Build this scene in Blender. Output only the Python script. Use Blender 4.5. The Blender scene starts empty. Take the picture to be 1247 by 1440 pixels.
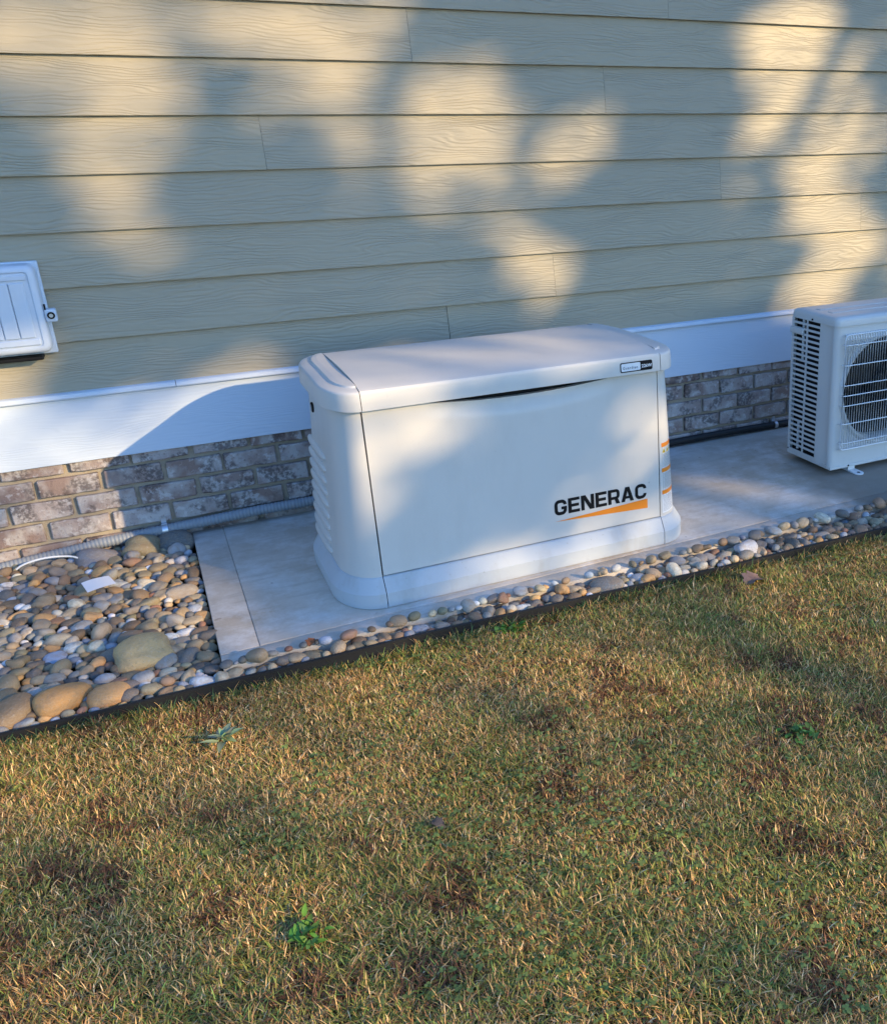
import bpy, bmesh, math, random
import numpy as np
from mathutils import Vector, Matrix
rnd = random.Random(7)
scene = bpy.context.scene
COL = scene.collection

# ------------------------------------------------------------------ camera
cam_d = bpy.data.cameras.new('camera'); cam = bpy.data.objects.new('camera', cam_d); COL.objects.link(cam)
scene.camera = cam
P_, Y_, R_ = math.radians(-21.3586), math.radians(28.0982), math.radians(-0.8662)
fw = Vector((math.sin(Y_)*math.cos(P_), math.cos(Y_)*math.cos(P_), math.sin(P_)))
rt = Vector((math.cos(Y_), -math.sin(Y_), 0)); up = rt.cross(fw)
rt2 = math.cos(R_)*rt + math.sin(R_)*up; up2 = -math.sin(R_)*rt + math.cos(R_)*up
M = Matrix((rt2, up2, -fw)).transposed().to_4x4(); M.translation = (-0.4207, -2.7925, 1.3957)
cam.matrix_world = M
cam_d.sensor_fit = 'HORIZONTAL'; cam_d.sensor_width = 36.0
cam_d.lens = 36.0*1335.516/1247
cam_d.shift_x = -295.61/1247; cam_d.shift_y = -7.33/1247
cam_d.clip_start = 0.05; cam_d.clip_end = 500

# ------------------------------------------------------------------ light
SUN = Vector((0.70, -1.0, 0.42)).normalized()          # towards the sun
EL = math.asin(SUN.z)
world = bpy.data.worlds.new('World'); scene.world = world; world.use_nodes = True
wn = world.node_tree; wn.nodes.clear()
sky = wn.nodes.new('ShaderNodeTexSky'); sky.sky_type = 'NISHITA'; sky.sun_disc = False
sky.sun_elevation = EL; sky.sun_rotation = math.atan2(SUN.x, SUN.y)
sky.air_density = 1.2; sky.dust_density = 0.3; sky.ozone_density = 4.0
bg = wn.nodes.new('ShaderNodeBackground'); bg.inputs['Strength'].default_value = 0.15
wo = wn.nodes.new('ShaderNodeOutputWorld')
tint = wn.nodes.new('ShaderNodeMix'); tint.data_type = 'RGBA'; tint.blend_type = 'MULTIPLY'; tint.inputs[0].default_value = 1.0
tint.inputs[7].default_value = (.73, .945, 1.25, 1)          # clear deep-blue autumn sky
wn.links.new(sky.outputs[0], tint.inputs[6]); wn.links.new(tint.outputs[2], bg.inputs[0]); wn.links.new(bg.outputs[0], wo.inputs[0])
sd = bpy.data.lights.new('sun', 'SUN'); sd.energy = 3.3; sd.angle = math.radians(0.55); sd.color = (1.0, 0.74, 0.39)
so = bpy.data.objects.new('sun', sd); COL.objects.link(so)
so.rotation_euler = (-SUN).to_track_quat('-Z', 'Y').to_euler(); so.location = SUN*30
vs = scene.view_settings; vs.view_transform = 'Standard'; vs.look = 'None'; vs.exposure = 1.1; vs.gamma = 1.0
vs.use_curve_mapping = False
scene.cycles.use_denoising = True
scene.cycles.max_bounces = 6

# ------------------------------------------------------------------ helpers
class MB:
    def __init__(s): s.v = []; s.f = []
    def add(s, vs, fs):
        o = len(s.v); s.v += [tuple(p) for p in vs]; s.f += [tuple(i+o for i in f) for f in fs]; return s
    def box(s, x0, x1, y0, y1, z0, z1):
        v = [(x0,y0,z0),(x1,y0,z0),(x1,y1,z0),(x0,y1,z0),(x0,y0,z1),(x1,y0,z1),(x1,y1,z1),(x0,y1,z1)]
        return s.add(v, [(0,3,2,1),(4,5,6,7),(0,1,5,4),(1,2,6,5),(2,3,7,6),(3,0,4,7)])
    def loft(s, loops, closed=False, cap0=False, cap1=False):
        n = len(loops[0]); v = [p for L in loops for p in L]; f = []
        for i in range(len(loops)-1):
            for j in range(n if closed else n-1):
                a = i*n+j; b = i*n+(j+1) % n
                f.append((a, b, b+n, a+n))
        if cap0: f.append(tuple(reversed(range(n))))
        if cap1: f.append(tuple((len(loops)-1)*n+j for j in range(n)))
        return s.add(v, f)
    def tube(s, pts, r, n=10, caps=True):
        pts = [Vector(p) for p in pts]; loops = []
        ref = Vector((0,0,1))
        for i, p in enumerate(pts):
            t = (pts[min(i+1,len(pts)-1)]-pts[max(i-1,0)]).normalized()
            a = t.cross(ref)
            if a.length < 1e-3: a = t.cross(Vector((1,0,0)))
            a.normalize(); b = t.cross(a)
            rr = r[i] if isinstance(r, (list,tuple)) else r
            loops.append([p+a*math.cos(2*math.pi*k/n)*rr+b*math.sin(2*math.pi*k/n)*rr for k in range(n)])
        return s.loft(loops, True, caps, caps)
    def mesh(s, name, mat=None, smooth=False, bevel=0, seg=2, autos=None):
        me = bpy.data.meshes.new(name); me.from_pydata(s.v, [], s.f); 
        bm = bmesh.new(); bm.from_mesh(me)
        bmesh.ops.recalc_face_normals(bm, faces=bm.faces)
        if bevel:
            es = [e for e in bm.edges if len(e.link_faces) == 2 and e.calc_face_angle(0) > 0.5]
            bmesh.ops.bevel(bm, geom=es, offset=bevel, segments=seg, affect='EDGES', profile=0.5)
        if smooth:
            for f in bm.faces: f.smooth = True
            ang = autos or math.radians(38)
            for e in bm.edges:
                if len(e.link_faces) == 2 and e.calc_face_angle(0) > ang: e.smooth = False
        bm.to_mesh(me); bm.free()
        if mat: me.materials.append(mat)
        return me
    def build(s, name, mat, parent=None, smooth=False, bevel=0, seg=2, autos=None):
        return link(name, s.mesh(name, mat, smooth, bevel, seg, autos), parent)
def link(name, data, parent=None):
    o = bpy.data.objects.new(name, data); COL.objects.link(o)
    if parent is not None: o.parent = parent
    return o
def tag(o, label=None, cat=None, group=None, kind=None):
    if label: o['label'] = label
    if cat: o['category'] = cat
    if group: o['group'] = group
    if kind: o['kind'] = kind
    return o
def thing(name, label, cat, loc=(0,0,0), group=None):
    o = link(name, None); o.location = loc; o.empty_display_size = 0.1
    return tag(o, label, cat, group)
def at(o, loc):                       # child built in world coords of a parent sitting at loc
    o.location = -Vector(loc); return o

# ------------------------------------------------------------------ materials
def mat(name, color=(.5,.5,.5), rough=.6, spec=.4, metal=0.0):
    m = bpy.data.materials.new(name); m.use_nodes = True
    b = m.node_tree.nodes['Principled BSDF']
    b.inputs['Base Color'].default_value = (*color, 1); b.inputs['Roughness'].default_value = rough
    b.inputs['Specular IOR Level'].default_value = spec; b.inputs['Metallic'].default_value = metal
    return m
class NT:
    def __init__(s, m): s.m = m; s.t = m.node_tree; s.b = s.t.nodes['Principled BSDF']
    def n(s, typ, **kw):
        nd = s.t.nodes.new(typ)
        for k, v in kw.items():
            if k.startswith('i_'): nd.inputs[k[2:].replace('_', ' ')].default_value = v
            else: setattr(nd, k, v)
        return nd
    def l(s, a, b): s.t.links.new(a, b)
    def coord(s, scale=(1,1,1), kind='Object', loc=(0,0,0)):
        tc = s.n('ShaderNodeTexCoord'); mp = s.n('ShaderNodeMapping')
        mp.inputs['Scale'].default_value = scale; mp.inputs['Location'].default_value = loc
        s.l(tc.outputs[kind], mp.inputs[0]); return mp.outputs[0]
    def pos(s, scale=(1,1,1)):
        g = s.n('ShaderNodeNewGeometry'); mp = s.n('ShaderNodeMapping'); mp.inputs['Scale'].default_value = scale
        s.l(g.outputs['Position'], mp.inputs[0]); return mp.outputs[0]
    def noise(s, vec, scale, detail=4, rough=.55, dist=0.0):
        nd = s.n('ShaderNodeTexNoise'); nd.inputs['Scale'].default_value = scale; nd.inputs['Detail'].default_value = detail
        nd.inputs['Roughness'].default_value = rough; nd.inputs['Distortion'].default_value = dist
        s.l(vec, nd.inputs['Vector']); return nd.outputs['Fac']
    def ramp(s, fac, stops):
        r = s.n('ShaderNodeValToRGB'); cr = r.color_ramp
        while len(cr.elements) < len(stops): cr.elements.new(0.5)
        for e, (p, c) in zip(cr.elements, stops):
            e.position = p; e.color = (*c, 1) if len(c) == 3 else c
        s.l(fac, r.inputs[0]); return r.outputs[0]
    def mix(s, fac, a, b, blend='MIX'):
        nd = s.n('ShaderNodeMix', data_type='RGBA', blend_type=blend)
        for sock, val in ((nd.inputs[0], fac), (nd.inputs[6], a), (nd.inputs[7], b)):
            if isinstance(val, (int, float)): sock.default_value = val
            elif isinstance(val, tuple): sock.default_value = (*val, 1)
            else: s.l(val, sock)
        return nd.outputs[2]
    def math(s, op, a, b=0.0, c=None):
        nd = s.n('ShaderNodeMath', operation=op)
        for i, val in enumerate((a, b) if c is None else (a, b, c)):
            if isinstance(val, (int, float)): nd.inputs[i].default_value = val
            else: s.l(val, nd.inputs[i])
        return nd.outputs[0]
    def bump(s, h, strength=.3, dist=.01, prev=None):
        nd = s.n('ShaderNodeBump'); nd.inputs['Strength'].default_value = strength; nd.inputs['Distance'].default_value = dist
        s.l(h, nd.inputs['Height'])
        if prev is not None: s.l(prev, nd.inputs['Normal'])
        return nd.outputs[0]
    def color(s, c): s.l(c, s.b.inputs['Base Color'])
    def normal(s, c): s.l(c, s.b.inputs['Normal'])
    def roughness(s, c): s.l(c, s.b.inputs['Roughness'])

def wood_grain(nt, plank=True):
    """embossed cedar grain: bands warped by stretched noise, height 0..1"""
    v = nt.coord((1,1,1)) ; sx = nt.n('ShaderNodeSeparateXYZ'); nt.l(v, sx.inputs[0])
    oi = nt.n('ShaderNodeObjectInfo')
    off = nt.math('MULTIPLY', oi.outputs['Random'], 37.0)
    cb = nt.n('ShaderNodeCombineXYZ')
    nt.l(nt.math('ADD', nt.math('MULTIPLY', sx.outputs[0], 2.6), off), cb.inputs[0])
    nt.l(nt.math('MULTIPLY', sx.outputs[2], 13.0), cb.inputs[1]); nt.l(off, cb.inputs[2])
    n1 = nt.noise(cb.outputs[0], 1.0, 2.5, .5)
    cb2 = nt.n('ShaderNodeCombineXYZ')
    nt.l(nt.math('ADD', nt.math('MULTIPLY', sx.outputs[0], 18.0), off), cb2.inputs[0])
    nt.l(nt.math('MULTIPLY', sx.outputs[2], 120.0), cb2.inputs[1])
    n2 = nt.noise(cb2.outputs[0], 1.0, 2, .5)
    ph = nt.math('ADD', nt.math('MULTIPLY', sx.outputs[2], 480.0), nt.math('MULTIPLY', n1, 62.0))
    ph = nt.math('ADD', ph, nt.math('MULTIPLY', n2, 3.2))
    w = nt.math('SINE', ph)
    w = nt.math('MULTIPLY_ADD', w, .5, .5)
    cb3 = nt.n('ShaderNodeCombineXYZ')
    nt.l(nt.math('ADD', nt.math('MULTIPLY', sx.outputs[0], 3.0), off), cb3.inputs[0]); nt.l(nt.math('MULTIPLY', sx.outputs[2], 9.0), cb3.inputs[1])
    amp = nt.noise(cb3.outputs[0], 1.0, 2, .5)
    return nt.math('MULTIPLY', w, nt.math('MULTIPLY_ADD', amp, 1.5, -.25)), n2

def m_siding():
    m = mat('siding_paint', (.40,.36,.27), .5, .35); nt = NT(m)
    g, n2 = wood_grain(nt)
    nt.normal(nt.bump(g, .7, .0027))
    big = nt.noise(nt.pos((1,1,1)), 1.3, 3)
    oi = nt.n('ShaderNodeObjectInfo')
    c = nt.mix(big, (.345,.297,.208), (.39,.34,.242))
    c = nt.mix(nt.math('MULTIPLY', oi.outputs['Random'], .25), c, (.29,.265,.21))
    fine = nt.noise(nt.pos((1,1,1)), 60, 3)
    c = nt.mix(nt.math('MULTIPLY', fine, .12), c, (.30,.27,.21))
    nt.color(c); return m
def m_trim():
    m = mat('trim_paint', (.74,.80,.88), .45, .4); nt = NT(m)
    g, n2 = wood_grain(nt); nt.normal(nt.bump(g, .28, .0018))
    c = nt.mix(nt.noise(nt.pos((1,1,3)), 2.2, 4), (.52,.59,.67), (.58,.64,.71))
    d = nt.ramp(nt.noise(nt.pos((1,1,1)), 45, 4), [(.70,(0,0,0)),(.80,(1,1,1))])
    c = nt.mix(nt.math('MULTIPLY', d, .15), c, (.45,.42,.36))
    nt.color(c); return m
def m_brick():
    m = mat('brick_clay', (.4,.35,.32), .9, .2); nt = NT(m)
    oi = nt.n('ShaderNodeObjectInfo'); tc = nt.n('ShaderNodeTexCoord')
    ad = nt.n('ShaderNodeVectorMath', operation='ADD'); nt.l(tc.outputs['Object'], ad.inputs[0])
    cb = nt.n('ShaderNodeCombineXYZ'); nt.l(nt.math('MULTIPLY', oi.outputs['Random'], 91.0), cb.inputs[0]); nt.l(nt.math('MULTIPLY', oi.outputs['Random'], 53.0), cb.inputs[2])
    nt.l(cb.outputs[0], ad.inputs[1]); v = ad.outputs[0]
    a = nt.noise(v, 13, 3, .5); b = nt.noise(v, 75, 5, .65); c3 = nt.noise(v, 9, 2, .5, .4); d = nt.noise(v, 160, 3, .6)
    base = nt.mix(nt.ramp(a, [(.40,(0,0,0)),(.58,(1,1,1))]), (.40,.355,.325), (.25,.175,.145))
    base = nt.mix(oi.outputs['Random'], base, nt.mix(.45, base, (.56,.52,.50)))
    dark = nt.math('MULTIPLY', nt.ramp(c3, [(.50,(0,0,0)),(.58,(1,1,1))]), nt.ramp(b, [(.40,(0,0,0)),(.54,(1,1,1))]))
    base = nt.mix(nt.math('MULTIPLY', dark, .70), base, (.06,.05,.048))
    speck = nt.ramp(b, [(.57,(0,0,0)),(.66,(1,1,1))])
    base = nt.mix(nt.math('MULTIPLY', speck, .6), base, (.17,.12,.11))
    wh = nt.ramp(nt.noise(v, 38, 4, .6), [(.57,(0,0,0)),(.64,(1,1,1))])
    base = nt.mix(nt.math('MULTIPLY', wh, .42), base, (.62,.59,.57))
    nt.color(base)
    h = nt.math('ADD', nt.math('MULTIPLY', b, .7), nt.math('MULTIPLY', d, .4))
    nt.normal(nt.bump(h, .8, .006)); return m
def m_mortar():
    m = mat('mortar', (.40,.33,.24), .95, .1); nt = NT(m); v = nt.pos()
    nt.color(nt.mix(nt.noise(v, 30, 5, .6), (.30,.255,.195), (.43,.365,.28)))
    nt.normal(nt.bump(nt.noise(v, 220, 4, .6), .7, .004)); return m
def m_concrete():
    m = mat('concrete', (.45,.43,.40), .85, .25); nt = NT(m); v = nt.pos()
    big = nt.noise(v, 1.7, 8, .68, .3); mid = nt.noise(v, 7, 8, .72); fine = nt.noise(v, 130, 4, .6)
    c = nt.mix(nt.ramp(big, [(.38,(0,0,0)),(.62,(1,1,1))]), (.62,.565,.49), (.46,.375,.285))
    c = nt.mix(nt.math('MULTIPLY', nt.ramp(mid, [(.46,(0,0,0)),(.64,(1,1,1))]), .75), c, (.70,.67,.63))
    streak = nt.noise(nt.pos((2.5,14,1)), 2.0, 4, .6)
    c = nt.mix(nt.math('MULTIPLY', nt.ramp(streak, [(.52,(0,0,0)),(.66,(1,1,1))]), .40), c, (.42,.36,.29))
    # darker brown patch with uneven rim, under and before the air conditioner
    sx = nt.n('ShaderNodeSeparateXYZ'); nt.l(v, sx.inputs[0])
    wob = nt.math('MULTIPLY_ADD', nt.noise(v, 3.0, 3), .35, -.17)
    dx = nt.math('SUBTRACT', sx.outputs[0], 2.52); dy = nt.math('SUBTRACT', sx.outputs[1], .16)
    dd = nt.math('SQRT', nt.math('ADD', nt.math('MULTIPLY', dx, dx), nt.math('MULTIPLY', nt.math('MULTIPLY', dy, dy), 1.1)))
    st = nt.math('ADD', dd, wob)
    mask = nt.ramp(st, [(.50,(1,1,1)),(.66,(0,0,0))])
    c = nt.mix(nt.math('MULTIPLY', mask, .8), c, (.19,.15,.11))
    spots = nt.ramp(nt.noise(v, 22, 2, .4), [(.73,(0,0,0)),(.77,(1,1,1))])
    c = nt.mix(nt.math('MULTIPLY', spots, .5), c, (.20,.16,.12))
    c = nt.mix(nt.math('MULTIPLY', fine, .22), c, (.26,.24,.21))
    nt.color(c)
    nt.normal(nt.bump(fine, .35, .002, nt.bump(mid, .25, .006))); return m
def m_plastic(name, col, grime=.3, rough=.42):
    m = mat(name, col, rough, .45); nt = NT(m); v = nt.pos()
    c2 = tuple(x*.90 for x in col)
    c = nt.mix(nt.noise(v, 3.0, 4, .6), col, c2)
    d = nt.ramp(nt.noise(nt.pos((1,1,.35)), 9, 5, .65), [(.50,(0,0,0)),(.75,(1,1,1))])
    c = nt.mix(nt.math('MULTIPLY', d, grime), c, (.36,.33,.28))
    sp = nt.ramp(nt.noise(v, 90, 3, .5), [(.69,(0,0,0)),(.74,(1,1,1))])
    c = nt.mix(nt.math('MULTIPLY', sp, grime*.8), c, (.24,.21,.17))
    nt.color(c)
    nt.roughness(nt.math('MULTIPLY_ADD', nt.noise(v, 14, 4), .18, rough-.08))
    nt.normal(nt.bump(nt.noise(v, 420, 2), .06, .001)); return m
def m_stone():
    m = mat('river_stone', (.4,.35,.3), .62, .4); nt = NT(m)
    oi = nt.n('ShaderNodeObjectInfo'); tc = nt.n('ShaderNodeTexCoord')
    ad = nt.n('ShaderNodeVectorMath', operation='ADD'); nt.l(tc.outputs['Object'], ad.inputs[0])
    cb = nt.n('ShaderNodeCombineXYZ'); nt.l(nt.math('MULTIPLY', oi.outputs['Random'], 77.0), cb.inputs[1]); nt.l(cb.outputs[0], ad.inputs[1])
    v = ad.outputs[0]
    a = nt.noise(v, 1.2, 4, .6, .6); b = nt.noise(v, 9, 5, .65)
    c = nt.mix(nt.ramp(a, [(.38,(0,0,0)),(.66,(1,1,1))]), oi.outputs['Color'], nt.mix(.55, oi.outputs['Color'], (.30,.20,.11)))
    c = nt.mix(nt.ramp(b, [(.52,(0,0,0)),(.72,(.6,.6,.6))]), c, nt.mix(.6, oi.outputs['Color'], (.55,.50,.43)))
    c = nt.mix(nt.ramp(nt.noise(v, 16, 3, .6), [(.60,(0,0,0)),(.72,(.6,.6,.6))]), c, (.09,.075,.06))
    nt.color(c)
    nt.normal(nt.bump(b, .35, .05)); return m
def m_attr(name, rough=.6, spec=.25, trans=0.0):
    m = mat(name, (.2,.2,.1), rough, spec); nt = NT(m)
    at_ = nt.n('ShaderNodeAttribute', attribute_name='tint'); nt.color(at_.outputs['Color'])
    return m
def m_soil():
    m = mat('thatch_soil', (.10,.07,.04), .95, .1); nt = NT(m); v = nt.pos()
    c = nt.mix(nt.noise(v, 90, 4, .7), (.045,.032,.018), (.17,.12,.06))
    c = nt.mix(nt.ramp(nt.noise(v, 2.2, 4, .6), [(.42,(0,0,0)),(.62,(1,1,1))]), c, nt.mix(nt.noise(v, 140, 3), (.035,.045,.012), (.13,.13,.045)))
    nt.color(c); nt.normal(nt.bump(nt.noise(v, 160, 4), .9, .01)); return m

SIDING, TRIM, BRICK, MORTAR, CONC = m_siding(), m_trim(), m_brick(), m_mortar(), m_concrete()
GEN = m_plastic('bisque_plastic', (.655,.625,.575), .12)
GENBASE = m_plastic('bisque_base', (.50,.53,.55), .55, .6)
ACW = m_plastic('ivory_enamel', (.64,.63,.60), .12, .38)
BOXP = m_plastic('grey_box_plastic', (.60,.66,.74), .12, .4)
BLACK = mat('black_plastic', (.008,.008,.009), .6, .15)
EDGE = mat('edging_plastic', (.013,.013,.014), .55, .35)
DARK = mat('dark_interior', (.010,.010,.011), .8, .2)
ORANGE = mat('orange_decal', (.85,.25,.02), .4)
WHITE = mat('white_decal', (.75,.76,.77), .4)
YELLOW = mat('yellow_decal', (.80,.55,.03), .4)
INK = mat('decal_ink', (.22,.22,.23), .5)
STEEL = mat('zinc_steel', (.55,.57,.60), .35, .5, .85)
CONDUIT = m_plastic('grey_conduit', (.25,.27,.29), .2, .5)
WIRE = mat('guard_wire', (.80,.80,.80), .35, .5)
FIN = mat('coil_fin', (.016,.014,.013), .6, .2)
STONE = m_stone(); GRASS = m_attr('grass_blades', .55, .3); LEAF = m_attr('leaf_tint', .5, .35)
SOIL = m_soil()

# ------------------------------------------------------------------ ground
YW = 1.036
def nz(x, y):
    return .006*math.sin(3.1*x+1.3*y)+.005*math.sin(7.3*y-2.1*x+1)+.003*math.sin(13*x+9*y)
mb = MB(); NX, NY = 90, 70
xs = [-60,-20,-6]+[-2.2+5.6*i/NX for i in range(NX+1)]+[8,25,70]
ys = [-70,-25,-8]+[-3.2+2.96*i/NY for i in range(NY+1)]
def edge_y(x): return -.205-.031*x                     # line of the landscape edging
ys = ys+[None]
vv = []
for y in ys:
    for x in xs:
        yy = edge_y(max(min(x,4),-3)) if y is None else min(y, edge_y(max(min(x,4),-3))-.002)
        vv.append((x, yy, -.052+(nz(x,yy) if abs(x) < 5 and yy > -3.5 else 0)))
n = len(xs)
mb.add(vv, [(j*n+i, j*n+i+1, (j+1)*n+i+1, (j+1)*n+i) for j in range(len(ys)-1) for i in range(n-1)])
lawn = mb.build('lawn', SOIL, smooth=True); lawn['kind'] = 'structure'
mb = MB(); mb.box(-30, 40, -.32, 30, -.30, -.085)
ob = mb.build('ground', SOIL); ob['kind'] = 'structure'

# concrete pad, two tooled margins
def pad_f(x): return -.125+.014*(x+.39)                # front edge
def tool_y(x): return -.042+.026*(x+.18)
pad = thing('concrete_pad', None, None); pad['kind'] = 'structure'
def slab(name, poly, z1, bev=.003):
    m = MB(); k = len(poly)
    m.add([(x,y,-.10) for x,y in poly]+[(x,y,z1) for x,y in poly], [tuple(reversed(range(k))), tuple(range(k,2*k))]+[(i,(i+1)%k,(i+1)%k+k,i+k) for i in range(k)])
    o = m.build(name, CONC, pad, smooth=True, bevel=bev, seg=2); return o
XL, XT, XR, g_ = -.397, -.288, 4.2, .0008
YB = YW+.02
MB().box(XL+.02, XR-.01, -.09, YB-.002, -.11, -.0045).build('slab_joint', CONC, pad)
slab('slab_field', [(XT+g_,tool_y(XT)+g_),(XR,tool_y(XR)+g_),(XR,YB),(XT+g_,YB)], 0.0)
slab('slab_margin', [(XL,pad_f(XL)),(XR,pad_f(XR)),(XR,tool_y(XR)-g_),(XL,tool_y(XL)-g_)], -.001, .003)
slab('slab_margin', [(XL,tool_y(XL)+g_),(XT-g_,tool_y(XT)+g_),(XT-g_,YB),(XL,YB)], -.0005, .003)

# ------------------------------------------------------------------ house wall
HX0, HX1 = -3.2, 5.6
house = thing('house', 'tan lap-sided house wall with white skirt board and whitewashed brick foundation', 'house', (0,0,0))
back = MB().box(HX0, HX1, YW+.022, YW+.20, -.12, 3.05).build('sheathing', DARK, house)
E_, Z1 = .1798, 1.8428
joints = {0:[-1.9,1.72], 1:[.636], 2:[1.421], 3:[.075,3.73], 4:[1.984], 5:[2.804,-.86], 6:[1.159], 7:[.683]}
def plank(x0, x1, zb):
    m = MB(); zt = zb+E_+.028; nseg = max(2, int((x1-x0)/.25)); t = .0085
    L0 = []; 
    for i in range(nseg+1):
        x = x0+(x1-x0)*i/nseg; w = .0009*math.sin(x*2.3+zb*9)
        L0.append([(x,YW-.013,zb+w),(x,YW-.013+.0012,zb-.0008+w),(x,YW-.013+t,zb+w),(x,YW+.013,zt),(x,YW+.0055,zt),(x,YW-.0132,zb+.002+w)])
    m.loft(L0, True, True, True)
    o = m.build('siding_plank', SIDING, back); return o
for k in range(-5, 8):                                  # row k hangs above line k+1
    zb = Z1-k*E_
    js = sorted(joints.get(k, [(-2.1+1.37*(k % 4)), (1.56+1.37*(k % 4))]))
    xs_ = [HX0]+[j for j in js if HX0 < j < HX1]+[HX1]
    if k == 7: continue
    for a, b in zip(xs_[:-1], xs_[1:]): plank(a+.0005, b-.0005, zb)
for a, b in ((HX0,.683),(.683,HX1)): plank(a+.0012, b-.0012, Z1-7*E_+.006)
TC, TB = .5712, .3395
for a, b in ((HX0,-1.6),(-1.6,3.3),(3.3,HX1)):
    MB().box(a+.001, b-.001, YW-.020, YW+.012, TB, TC-.002).build('skirt_board', TRIM, house, bevel=.002)
for a, b in ((HX0,-.352),(-.350,HX1)):
    m = MB(); pr = [(YW-.004,TC),(YW-.034,TC),(YW-.036,TC+.004),(YW-.034,TC+.016),(YW-.028,TC+.019),(YW-.008,TC+.0215),(YW-.004,TC+.0215)]
    m.loft([[(x,y,z) for y,z in pr] for x in (a,b)], True, True, True); m.build('drip_cap', TRIM, house)
fnd = MB().box(HX0, HX1, YW+.010, YW+.021, -.12, TB+.03).build('foundation_wall', MORTAR, house)
bvar = []
for i in range(6):
    r2 = random.Random(i); m = MB().box(-.0945,.0945,-.016,.03,-.0325,.0325)
    bm = bmesh.new(); me = m.mesh('brick', None); bm.from_mesh(me)
    bmesh.ops.subdivide_edges(bm, edges=[e for e in bm.edges if abs(e.verts[0].co.x-e.verts[1].co.x) > .1], cuts=3)
    for v in bm.verts: v.co += Vector((r2.uniform(-.0022,.0022), r2.uniform(-.0022,.0022), r2.uniform(-.0024,.0024)))
    bmesh.ops.bevel(bm, geom=[e for e in bm.edges if e.calc_face_angle(0) > .8], offset=.0035, segments=1, affect='EDGES')
    for f in bm.faces: f.smooth = False
    bm.to_mesh(me); bm.free(); me.materials.append(BRICK); bvar.append(me)
for r in range(5):
    zc = .335-.0805*r; offx = (.1 if r % 2 else 0)-.955-.102
    for k in range(-9, 27):
        x = offx+.2035*k+(rnd.uniform(-.004,.004))
        if x < -2.4 or x > 4.3: continue
        o = link('brick', bvar[rnd.randrange(6)], fnd); o.location = (x, YW+.008+rnd.uniform(-.002,.0025), zc-.0005+rnd.uniform(-.0015,.0015))
        o.rotation_euler = (0, rnd.uniform(-.008,.008), rnd.uniform(-.01,.01))

# ------------------------------------------------------------------ generator
GL = (0.61, 0.33, 0)
gen = thing('generator', 'large bisque standby generator with orange swoosh logo on concrete pad', 'generator', GL)
S_, XA, XB, YA, YBk = .1055, -.033, 1.252, 0.0, .665
XM = (XA+XB)/2
def end_path(i, right=False, gap=.0012, n=12, ex=0.0):
    pts = [(S_-gap, YA+i)]
    cx, cy0, cy1 = .104, YA+.19, YBk-.19; rx, ry = .137-i-ex, .19-i
    for k in range(n+1):
        a = math.pi*1.5-math.pi/2*k/n; pts.append((cx+rx*math.cos(a), cy0+ry*math.sin(a)))
    for k in range(1, 4): pts.append((cx-rx, cy0+(cy1-cy0)*k/4))
    for k in range(n+1):
        a = math.pi-math.pi/2*k/n; pts.append((cx+rx*math.cos(a), cy1+ry*math.sin(a)))
    pts.append((S_-gap, YBk-i))
    if right: pts = [(2*XM-x, y) for x, y in pts]
    return pts
SR = 2*XM-S_
def gpart(m, name, mt, parent=None, **kw):
    o = m.build(name, mt, parent or gen, **kw)
    if parent is None: at(o, GL)
    return o
def end_loft(secs, right, cap=False, ex=lambda z: 0.0):
    m = MB(); loops = [[(x,y,z) for x,y in end_path(i, right, ex=ex(z))] for i, z in secs]
    m.loft(loops)
    if cap: m.add(loops[-1], [tuple(range(len(loops[-1])))])
    # close the seam side
    n = len(loops[0]); a = [L[0] for L in loops]; b = [L[-1] for L in loops]
    m.add(a+[(p[0], p[1]+.02, p[2]) for p in a], [(k,k+1,len(a)+k+1,len(a)+k) for k in range(len(a)-1)])
    return m
base_s = [(.006,0.0),(.001,.004),(0,.010),(0,.052),(.025,.096),(.030,.0995),(.045,.1005)]
body_s = [(.031,.098),(.032,.20),(.036,.40),(.0435,.650)]
lid_s = [(.030,.645),(.0172,.645),(.0165,.6458),(.0175,.668),(.0195,.6955),(.0205,.6995),(.0235,.7030),(.0275,.7045),(.046,.7080),(.058,.7095),(.0625,.7150),(.080,.7168)]
def mid_strip(secs, x0, x1, nx=2, back=False):
    m = MB(); loops = []
    for i, z in secs:
        y = YBk-i if back else YA+i
        loops.append([(x0+(x1-x0)*k/nx, y, z) for k in range(nx+1)])
    return m.loft(loops)
X0m, X1m = S_+.0012, SR-.0012
gpart(MB().box(.092,1.127,.085,.575,.02,.70), 'inner_cabinet', DARK)
gpart(MB().box(XA+.13,XB-.13,.03,.63,.002,.03), 'chassis', DARK)
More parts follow.
